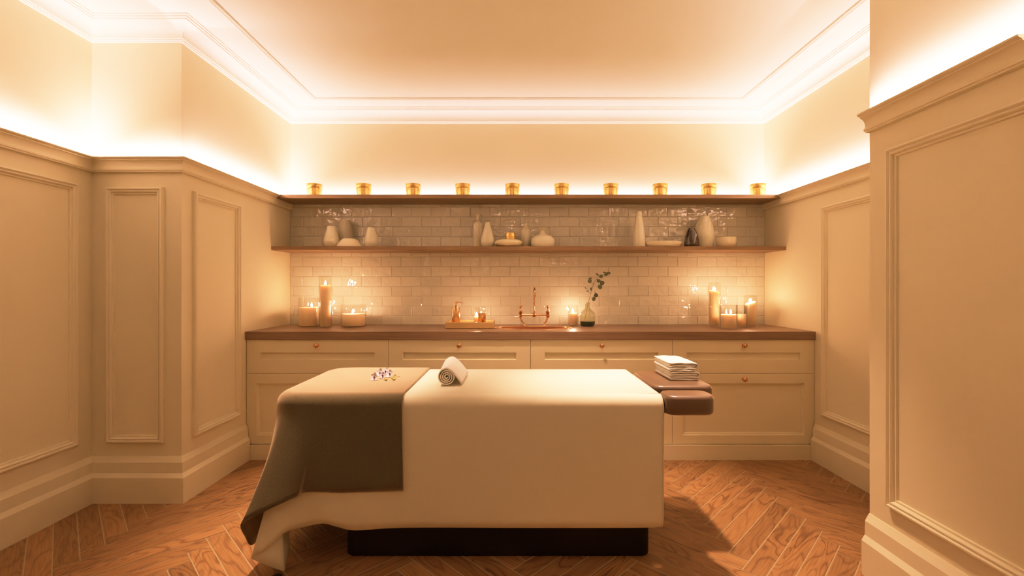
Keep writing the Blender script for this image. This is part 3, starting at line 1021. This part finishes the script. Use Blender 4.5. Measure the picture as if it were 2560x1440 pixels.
# ------------------------------------------------------------------ tap
fa = thing('bridge_tap', 'copper bridge mixer tap behind the oval basin', 'tap', (0.180, 3.690, ZCT))
MB().tube([(-0.112, 0, 0.087), (0.112, 0, 0.087)], 0.0075, 16).lathe([(0.0, -0.019), (0.013, -0.017), (0.0165, -0.006), (0.0165, 0.006), (0.013, 0.017), (0, 0.019)], 20, at=(0, 0, 0.087)).build('bridge', TAPM, fa, 50)
sp = [(0, 0, 0.09), (0, 0, 0.20), (0, 0, 0.255)]
for q in range(1, 11):
    a = PI * q / 10
    sp.append((0, -0.062 + 0.062 * math.cos(a), 0.255 + 0.052 * math.sin(a)))
sp.append((0, -0.124, 0.232))
MB().tube(sp, [0.0065] * (len(sp) - 2) + [0.0075, 0.009], 14).lathe([(0.010, 0), (0.010, 0.008)], 18, at=(0, 0, 0.115)).build('spout', TAPM, fa, 50)
for s in (-1, 1):
    MB().tube([(s * 0.112, 0, 0.087), (s * 0.108, -0.004, 0.062), (s * 0.098, -0.012, 0.035), (s * 0.082, -0.018, 0.018), (s * 0.080, -0.018, 0.009), (s * 0.080, -0.018, 0.0008)], [0.010, 0.008, 0.0065, 0.0065, 0.009, 0.013], 14).build('leg', TAPM, fa, 50)
    hd = MB().lathe([(0, 0.062), (0.012, 0.064), (0.0165, 0.078), (0.012, 0.094), (0.016, 0.101), (0.0165, 0.116), (0.010, 0.118), (0.005, 0.122), (0.0045, 0.142), (0.009, 0.146), (0.0115, 0.154), (0.009, 0.162), (0, 0.165)], 24, at=(s * 0.112, 0, 0))
    hd.tube([(s * 0.112, 0, 0.153), (s * 0.100, -0.03, 0.156)], [0.004, 0.005], 10)
    hd.build('handle', TAPM, fa, 50)

# ------------------------------------------------------------------ green vase and eucalyptus
Yv = 3.60
vx = (1469 - 1280) / FPX * Yv
ve = thing('glass_vase', 'bottle shaped green glass vase beside the small candle', 'vase', (vx, Yv, ZCT + 0.0005))
vprof = [(0, 0)] + curve_prof([(0.044, 0), (0.056, 0.006), (0.060, 0.03), (0.061, 0.085), (0.056, 0.108), (0.036, 0.130), (0.0215, 0.146), (0.0195, 0.165), (0.0195, 0.183), (0.0235, 0.190)])
MB().lathe(vprof, 44).build('glass', GREENG, ve, 50)
MB().lathe([(0, 0.002), (0.043, 0.002), (0.054, 0.008), (0.058, 0.03), (0.0585, 0.040), (0, 0.040)], 40).build('water', WATER, ve, 40)
eu = thing('eucalyptus_branch', 'eucalyptus branch with round grey green leaves in the glass vase', 'branch', (vx, Yv, ZCT + 0.03))


def E(px, py, dy=0.0):
    return W(px, py, Yv + dy) - Vector((vx, Yv, ZCT + 0.03))


main = [E(1462, 800), E(1468, 770), E(1474, 745), E(1480, 722), E(1486, 705), E(1497, 693), E(1512, 686), E(1524, 684)]
MB().tube(catmull(main, 5), 0.0016, 7).tube([E(1477, 735), E(1470, 727), E(1464, 720)], 0.001, 6).tube([E(1484, 712), E(1478, 706), E(1474, 702)], 0.001, 6).tube([E(1475, 744), E(1482, 747), E(1487, 745)], 0.001, 6).build('stem', STEM, eu, 60)
leaves = [(1474.5, 702, 5.0, 0.9), (1476, 696, 4.0, 0.45), (1496, 702, 5.0, 0.9), (1505.5, 707, 5.6, 1.0), (1500, 716.5, 5.8, 1.0), (1477.5, 722, 4.0, 0.8), (1464, 720, 3.4, 0.35), (1489.5, 738, 5.2, 1.0),
          (1484.5, 747, 5.2, 1.0), (1515.5, 685.5, 4.8, 0.9), (1521.5, 683, 5.0, 0.7), (1503, 691, 4.8, 0.9), (1493, 686, 4.6, 0.5), (1469, 728, 3.2, 0.4), (1487, 731, 2.4, 0.4), (1510, 681, 3.6, 0.4)]
rg = random.Random(5)
for lx, ly, r, sq in leaves:
    R = r / FPX * Yv * 1.05
    ang = rg.uniform(0, PI)
    tilt = rg.uniform(-0.5, 0.5)
    V, Fs = [Vector((0, 0, 0))], []
    for q in range(14):
        a = 2 * PI * q / 14
        V.append(Vector((R * math.cos(a) * (1 + 0.12 * math.cos(a)), -0.0015 - 0.001 * math.cos(2 * a), R * sq * math.sin(a))))
    Fs = [[0, q + 1, (q + 1) % 14 + 1] for q in range(14)]
    M = Matrix.Rotation(ang, 3, 'Y') @ Matrix.Rotation(tilt, 3, 'X')
    c = E(lx, ly, rg.uniform(-0.015, 0.015))
    mesh_obj('leaf', [M @ v + c for v in V], Fs, LEAF, eu, smooth=60)

# ------------------------------------------------------------------ treatment table
ZT = 0.735                       # top of the made-up table
tb = thing('massage_table', 'brown vinyl massage table on a black plinth under the sheet', 'massage table', (-0.06, 2.31, 0))


def tloc(o):
    o.parent = tb
    o.matrix_parent_inverse = Matrix.Translation((0.06, -2.31, 0))
    return o


tloc(bevbox('plinth', -0.752, 0.624, 2.030, 2.600, 0.0, 0.600, 0.006, DARK, vert_r=0.045))['label'] = 'near black plinth'
tloc(bevbox('mattress', -1.025, 0.640, 1.990, 2.640, 0.600, 0.715, 0.03, LEATHER, vert_r=0.06))
tloc(bevbox('head_pad', 0.668, 0.955, 2.122, 2.520, 0.655, 0.745, 0.016, LEATHER, vert_r=0.045))['label'] = 'brown vinyl head pad carrying the towels'
tloc(bevbox('arm_pad', 0.662, 0.880, 1.932, 2.066, 0.657, 0.742, 0.016, LEATHER, vert_r=0.050))['label'] = 'brown vinyl arm pad at the front'
tloc(bevbox('pad_support', 0.640, 0.850, 2.035, 2.480, 0.642, 0.656, 0.003, DARK, vert_r=0.04))


def drape(name, st, r, z, m, thick, n_sub=8, rows=16, arc=6):
    """st: stations (outer plan x, y, normal angle, hem point); top edge rounded by r, then falling to the hem"""
    P = catmull([Vector((s[0], s[1], 0)) for s in st], n_sub)
    A = catmull([Vector((s[2], 0, 0)) for s in st], n_sub)
    H = catmull([Vector(s[3]) for s in st], n_sub)
    V, Fs = [], []
    n = len(P)
    k = arc + 1 + rows
    for i in range(n):
        nn = Vector((math.cos(A[i].x), math.sin(A[i].x), 0))
        inn = P[i] - nn * r
        for q in range(arc + 1):
            f = PI / 2 * q / arc
            V.append(inn + nn * (r * math.sin(f)) + Vector((0, 0, z - r * (1 - math.cos(f)))))
        s0 = P[i] + Vector((0, 0, z - r))
        for q in range(1, rows + 1):
            t = q / rows
            e = t ** 1.25
            p = s0.lerp(H[i], t)
            p.x = s0.x + (H[i].x - s0.x) * e
            p.y = s0.y + (H[i].y - s0.y) * e
            V.append(p)
    for i in range(n - 1):
        for q in range(k - 1):
            Fs.append([i * k + q, i * k + q + 1, (i + 1) * k + q + 1, (i + 1) * k + q])
    # top: strips between the two ends of the outline
    top = [i * k for i in range(n)]
    Fs.append(top)
    o = mesh_obj(name, V, Fs, m, smooth=180)
    md = o.modifiers.new('thickness', 'SOLIDIFY')
    md.thickness = thick
    md.offset = -1
    return o


dn, lf, up = -PI / 2, -PI, -1.5 * PI
yf, xl, yb = 1.965, -1.055, 2.665


def corner(deg, off=0.0, c=(-0.935, 2.085), R=0.12):
    a = dn - math.radians(deg)
    return c[0] + (R + off) * math.cos(a), c[1] + (R + off) * math.sin(a), a


def cst(deg, hem, off=0.0, **k):
    x, y, a = corner(deg, off, **k)
    return (x, y, a, hem)


sheet = [(0.657, yf, dn, W(1655, 1313, 1.965)), (0.60, yf, dn, W(1625, 1319, 1.966)), (0.1, yf, dn, W(1337, 1320, 1.965)), (-0.35, yf, dn, W(1078, 1319, 1.965)), (-0.52, yf, dn, W(970, 1321, 1.962)),
         (-0.62, yf, dn, W(885, 1326, 1.955)), (-0.70, yf, dn, W(842, 1317, 1.955)), (-0.76, yf, dn, W(808, 1309, 1.95)), (-0.82, yf, dn, W(766, 1316, 1.945)), (-0.875, yf, dn, W(714, 1331, 1.905)),
         (-0.915, yf, dn, W(680, 1360, 1.875)), cst(8, W(652, 1384, 1.85)), cst(22, W(628, 1393, 1.838)), cst(36, W(640, 1402, 1.845)), cst(48, W(672, 1415, 1.87)), cst(58, W(706, 1427, 1.90)), cst(68, W(712, 1420, 1.94)),
         cst(80, (-1.0, 2.03, 0.04)), (xl, 2.10, lf, (-1.05, 2.12, 0.08)), (xl, 2.25, lf, (-1.085, 2.26, 0.14)), (xl, 2.50, lf, (-1.08, 2.50, 0.155)),
         cst(90, (-1.09, 2.56, 0.14), c=(-0.935, 2.545)), cst(135, (-1.10, 2.72, 0.05), c=(-0.935, 2.545)), cst(180, (-0.94, 2.69, 0.14), c=(-0.935, 2.545)), (-0.5, yb, up, (-0.5, yb, 0.16)), (0.1, yb, up, (0.1, yb, 0.16)), (0.657, yb, up, (0.657, yb, 0.16))]
tag(drape('bed_sheet', sheet, 0.050, ZT, SHEET, 0.002), 'cream bed sheet draped over the massage table to the floor', 'sheet')

b1, xb1, yb1 = yf - 0.011, xl - 0.011, yb + 0.011
blan = [(-0.477, b1, dn, W(1007, 1226, 1.953)), (-0.53, b1, dn, W(970, 1228, 1.953)), (-0.62, b1, dn, W(910, 1230, 1.952)), (-0.70, b1, dn, W(850, 1232, 1.950)), (-0.77, b1, dn, W(795, 1230, 1.945)),
        (-0.83, b1, dn, W(758, 1232, 1.92)), (-0.865, b1, dn, W(741, 1242, 1.88)), (-0.90, b1, dn, W(694, 1263, 1.84)), cst(6, W(646, 1286, 1.815), 0.011), cst(18, W(608, 1305, 1.81), 0.011), cst(30, W(601, 1318, 1.818), 0.011),
        cst(44, W(611, 1340, 1.85), 0.011), cst(60, W(628, 1362, 1.91), 0.011), cst(76, (-1.105, 2.02, 0.14), 0.011), (xb1, 2.12, lf, (-1.115, 2.14, 0.22)), (xb1, 2.28, lf, (-1.125, 2.30, 0.30)), (xb1, 2.50, lf, (-1.12, 2.50, 0.32)),
        cst(90, (-1.12, 2.56, 0.31), 0.011, c=(-0.935, 2.545)), cst(135, (-1.13, 2.75, 0.22), 0.011, c=(-0.935, 2.545)), cst(180, (-0.94, 2.70, 0.31), 0.011, c=(-0.935, 2.545)), (-0.7, yb1, up, (-0.7, yb1 + 0.01, 0.32)), (-0.477, yb1, up, (-0.477, yb1 + 0.01, 0.32))]
tag(drape('throw_blanket', blan, 0.054, ZT + 0.009, BLANKET, 0.006), 'olive brown woven throw across the foot of the massage table', 'blanket')


# ------------------------------------------------------------------ rolled towel
def ribbon(name, pts, y0, y1, m, thick, rows=8, grow=0.0, zb=0.0, wob=0.0, parent=None):
    V, Fs = [], []
    n = len(pts)
    rr = random.Random(len(pts))
    ph = [rr.uniform(0, 6) for _ in range(3)]
    for q in range(rows + 1):
        t = q / rows
        s = 1 + grow * t
        for i, (x, z) in enumerate(pts):
            dz = wob * math.sin(ph[0] + i * 0.35 + t * 5) if wob else 0
            V.append((x * s, y0 + (y1 - y0) * t + wob * 1.5 * math.sin(i * 0.8 + ph[1]) * (1 if q in (0, rows) else 0), zb + (z - zb) * s + dz))
    for q in range(rows):
        for i in range(n - 1):
            Fs.append([q * n + i, q * n + i + 1, (q + 1) * n + i + 1, (q + 1) * n + i])
    o = mesh_obj(name, V, Fs, m, parent, smooth=80)
    md = o.modifiers.new('thickness', 'SOLIDIFY')
    md.thickness = thick
    md.offset = 0
    return o


sp, turns, R0 = [], 3.75, 0.040
for i in range(121):
    t = i / 120
    a = PI / 2 + 2 * PI * turns * (1 - t)          # ends at the top
    rr_ = 0.004 + (R0 - 0.004) * t
    sp.append((rr_ * math.cos(a) * 1.04, R0 + rr_ * math.sin(a)))
for i in range(1, 11):
    t = i / 10
    sp.append((0.072 * t ** 0.9, 2 * R0 - (2 * R0 - 0.006) * t ** 1.35))
rt = thing('rolled_towel', 'white towel rolled into a spiral on the sheet', 'towel', ((1117 - 1280) / FPX * 2.17, 2.165, ZT + 0.0045), 0.03)
ribbon('towel_cloth', sp, 0.0, 0.285, TOWEL, 0.0054, grow=0.16, parent=rt)


# ------------------------------------------------------------------ folded towels
def folded(label, z0, w, d, dx, seed):
    p = 0.0086
    zz = [p * (i + 0.5) for i in range(5)]

    def arcpts(cx, za, zb, side, n=8):
        r = abs(za - zb) / 2
        c = (za + zb) / 2
        sg = 1 if za > zb else -1
        return [(cx + side * r * math.sin(PI * q / n), c + sg * r * math.cos(PI * q / n)) for q in range(n + 1)]

    def line(x0, x1, z, n=10, sag=0.0):
        return [(x0 + (x1 - x0) * q / n, z + sag * math.sin(PI * q / n) + 0.0008 * math.sin(q * 1.3 + z * 400)) for q in range(n + 1)]
    ro = abs(zz[4] - zz[1]) / 2
    ri = abs(zz[3] - zz[2]) / 2
    outer = line(0.0, w - ro, zz[4], sag=0.002) + arcpts(w - ro, zz[4], zz[1], 1)[1:] + line(w - ro, 0.006, zz[1])[1:] + arcpts(0.006, zz[1], zz[0], -1)[1:] + line(0.006, w - 0.004, zz[0])[1:]
    inner = line(0.001, w - ro - 0.004, zz[3]) + arcpts(w - ro - 0.004, zz[3], zz[2], 1)[1:] + line(w - ro - 0.004, 0.003, zz[2])[1:]
    t = thing('folded_towel', label, 'towel', ((1675 - 1280) / FPX * 2.243 + dx, 2.243, z0), 0.0, group='folded towels on the head pad')
    ribbon('outer_fold', outer, 0, d, TOWEL, 0.0058, rows=10, wob=0.0007, parent=t)
    ribbon('inner_fold', inner, 0.001, d - 0.004, TOWEL, 0.0056, rows=10, wob=0.0006, parent=t)
    return t


folded('white folded towel at the bottom of the stack on the head pad', 0.7462, 0.146, 0.235, 0.002, 1)
folded('white folded towel at the top of the stack on the head pad', 0.7462 + 0.0455, 0.142, 0.235, -0.004, 2)

# ------------------------------------------------------------------ orchid sprig
OY, OZ = 2.27, ZT + 0.0095
oc = Vector(((960 - 1280) / FPX * OY, OY, OZ))
orc = thing('orchid_sprig', 'lilac white orchid sprig lying on the throw blanket', 'flowers', oc)


def O(px, py, Y):
    return W(px, py, Y) - oc


fl = [(936, 944, 2.262, 0.022), (950, 933, 2.37, 0.023), (964, 929, 2.41, 0.024), (957, 939, 2.30, 0.019), (975, 935, 2.35, 0.022)]
rg = random.Random(9)
for fx, fy, Y, R in fl:
    c = O(fx, fy, Y)
    c.z = max(c.z, 0.014)
    axis = Vector((rg.uniform(-0.5, 0.2), rg.uniform(-1.0, -0.5), rg.uniform(0.3, 0.9))).normalized()
    M = Vector((0, 0, 1)).rotation_difference(axis).to_matrix()
    mb = MB()
    for q in range(5):
        a = 2 * PI * q / 5 + rg.uniform(-0.15, 0.15)
        ln, wd = R * rg.uniform(0.9, 1.1), R * 0.46
        row = []
        for u in range(6):
            t = u / 5
            ww = wd * math.sin(PI * (0.12 + 0.83 * t)) ** 0.8
            for s in (-1, 0, 1):
                p = Vector((ln * t, ww * s, 0.35 * ln * t * t * (1 if q % 2 else 0.4) - 0.10 * R * (1 - abs(s))))
                row.append(M @ (Matrix.Rotation(a, 3, 'Z') @ p) + c)
        mb.add(row, [[u * 3 + s, u * 3 + s + 1, (u + 1) * 3 + s + 1, (u + 1) * 3 + s] for u in range(5) for s in (0, 1)])
    for v in mb.V:
        v.z = max(v.z, 0.0015)
    fo = mb.build('flower', PETAL, orc, 60)
    MB().lathe([(0, -0.002), (0.004, 0.0), (0.0045, 0.004), (0.002, 0.009), (0, 0.010)], 12, at=c, ax=axis).build('throat', THROAT, fo, 60)
MB().tube(catmull([O(948, 945, 2.302), O(965, 944, 2.312), O(982, 943, 2.322), O(1000, 941, 2.342)], 5), 0.0014, 7).tube([O(968, 944, 2.312), O(966, 950, 2.252)], 0.0012, 6).tube([O(978, 943, 2.322), O(985, 948, 2.272)], 0.0012, 6).tube([O(980, 943, 2.322), O(987, 938, 2.375)], 0.0011, 6).build('stem', BUDM, orc, 60)
for bx_, by_, Y, R in ((965, 949, 2.25, 0.0068), (985, 948, 2.26, 0.0073), (981, 945, 2.29, 0.0052), (988, 937, 2.37, 0.0052)):
    c = O(bx_, by_, Y)
    c.z = max(c.z, R * 0.75)
    MB().lathe([(0, -R * 1.3), (R * 0.6, -R * 0.8), (R * 0.8, 0), (R * 0.55, R * 0.8), (0, R * 1.3)], 12, at=c, ax=(1, 0.3, 0.15)).build('bud', BUDM, orc, 60)

# small dark pad on the floor under the sheet corner
o = MB().lathe([(0, 0), (0.020, 0), (0.022, 0.004), (0.019, 0.012), (0, 0.014)], 24).build('floor_pad', DARK, smooth=40)
o.location = ((692 - 1280) / FPX * 1.872, 1.872, 0.0005)
tag(o, 'small dark round pad on the floor under the sheet corner', 'pad')

# ------------------------------------------------------------------ lights
WARM = (1.0, 0.57, 0.515)


def led(p0, p1, n, per_m, z=ZR + 0.006, d=0.015, w=0.010, col=WARM, up=1.0):
    p0, p1, n = Vector((*p0, 0)), Vector((*p1, 0)), Vector((*n, 0))
    ln = (p1 - p0).length
    L = bpy.data.lights.new('led_strip_light', 'AREA')
    L.shape = 'RECTANGLE'
    L.size, L.size_y = ln, w
    L.energy = per_m * ln
    L.color = col
    o = bpy.data.objects.new('led_strip_light', L)
    COL.objects.link(o)
    dirv = (-n * 0.62 + Vector((0, 0, 1)) * up).normalized()
    xa = (p1 - p0).normalized()
    za = -dirv
    ya = za.cross(xa)
    M = Matrix((xa, ya, za)).transposed().to_4x4()
    M.translation = (p0 + p1) / 2 + n * d + Vector((0, 0, z))
    o.matrix_world = M


LED = 14.2
led((XL, YBAY + 0.03), (XL, YB - 0.02), (1, 0), LED)
led((XB + 0.04, YBAY), (XL + 0.03, YBAY), (0, -1), LED * 0.72)
led((XB, 0.3), (XB, YBAY - 0.04), (1, 0), LED * 0.85)
led((XL + 0.03, YB), (XR - 0.03, YB), (0, -1), LED * 0.6, z=ZS1 + 0.006, d=0.022, up=0.80)
led((XR, YP1 + 0.03), (XR, YB - 0.02), (-1, 0), LED)
led((XP, YP0 + 0.03), (XP, YP1 - 0.02), (-1, 0), LED)
led((-1.5, YF), (1.2, YF), (0, 1), LED * 0.62, d=0.012, up=0.2)


def spot(x, y, z, tx, ty, e, size, blend, rad=0.05, col=(1.0, 0.55, 0.32)):
    L = bpy.data.lights.new('downlight_or_fill', 'SPOT')
    L.energy = e
    L.spot_size = math.radians(size)
    L.spot_blend = blend
    L.shadow_soft_size = rad
    L.color = col
    o = bpy.data.objects.new('downlight_or_fill', L)
    COL.objects.link(o)
    o.location = (x, y, z)
    o.rotation_euler = (Vector((tx, ty, 0)) - Vector((x, y, z))).to_track_quat('-Z', 'Y').to_euler()


spot(0.74, 2.28, 2.66, 0.76, 2.10, 440, 55, 1.0)
spot(-0.94, 2.36, 2.66, -0.94, 2.38, 510, 45, 1.0)
spot(0.15, 2.66, 2.66, 0.15, 3.10, 150, 62, 1.0)  # added fill spot, no visible source, to brighten counter and cabinets

wd = bpy.data.worlds.new('World')
SC.world = wd
wd.use_nodes = True
wd.node_tree.nodes['Background'].inputs[0].default_value = (1.0, 0.75, 0.5, 1)
wd.node_tree.nodes['Background'].inputs[1].default_value = 0.1

# ------------------------------------------------------------------ camera
cam = bpy.data.cameras.new('Camera')
cam.sensor_width = 36
cam.lens = FPX / 2560 * 36
cam.clip_start = 0.02
co = bpy.data.objects.new('Camera', cam)
COL.objects.link(co)
co.location = (0, 0, CAMZ)
co.rotation_euler = (PI / 2, 0, 0)
SC.camera = co
SC.view_settings.view_transform = 'Standard'
SC.view_settings.look = 'None'
SC.view_settings.exposure = 0.0
SC.view_settings.use_curve_mapping = True
cm = SC.view_settings.curve_mapping
WHITE = 5.0
cm.white_level = (WHITE, WHITE, WHITE)
cm.use_clip = True
KNEE = 0.60                                  # straight below the knee, soft shoulder to white above it
GRADE = [[(0, 0), (1, 1)],
         [(0, 0), (0.45, 0.45), (0.60, 0.575), (0.75, 0.705), (0.88, 0.85), (1, 1)],
         [(0, 0), (0.12, 0.12), (0.20, 0.215), (0.30, 0.345), (0.40, 0.465), (0.55, 0.635), (0.75, 0.82), (1, 1)]]


def tone(x, g):
    y = x if x < KNEE else KNEE + (1 - KNEE) * (1 - math.exp(-(x - KNEE) / (1 - KNEE) * 0.92))
    for (x0, y0), (x1, y1) in zip(g, g[1:]):
        if y <= x1:
            return y0 + (y1 - y0) * (y - x0) / (x1 - x0)
    return 1.0


for c, g in zip(cm.curves, GRADE):
    c.points[0].location = (0, 0)
    c.points[-1].location = (1, 1)
    for q in range(40):
        x = 0.08 * (WHITE * 0.92 / 0.08) ** (q / 39)
        c.points.new(x / WHITE, tone(x, g))
    for p in c.points:
        p.handle_type = 'VECTOR'
cm.update()
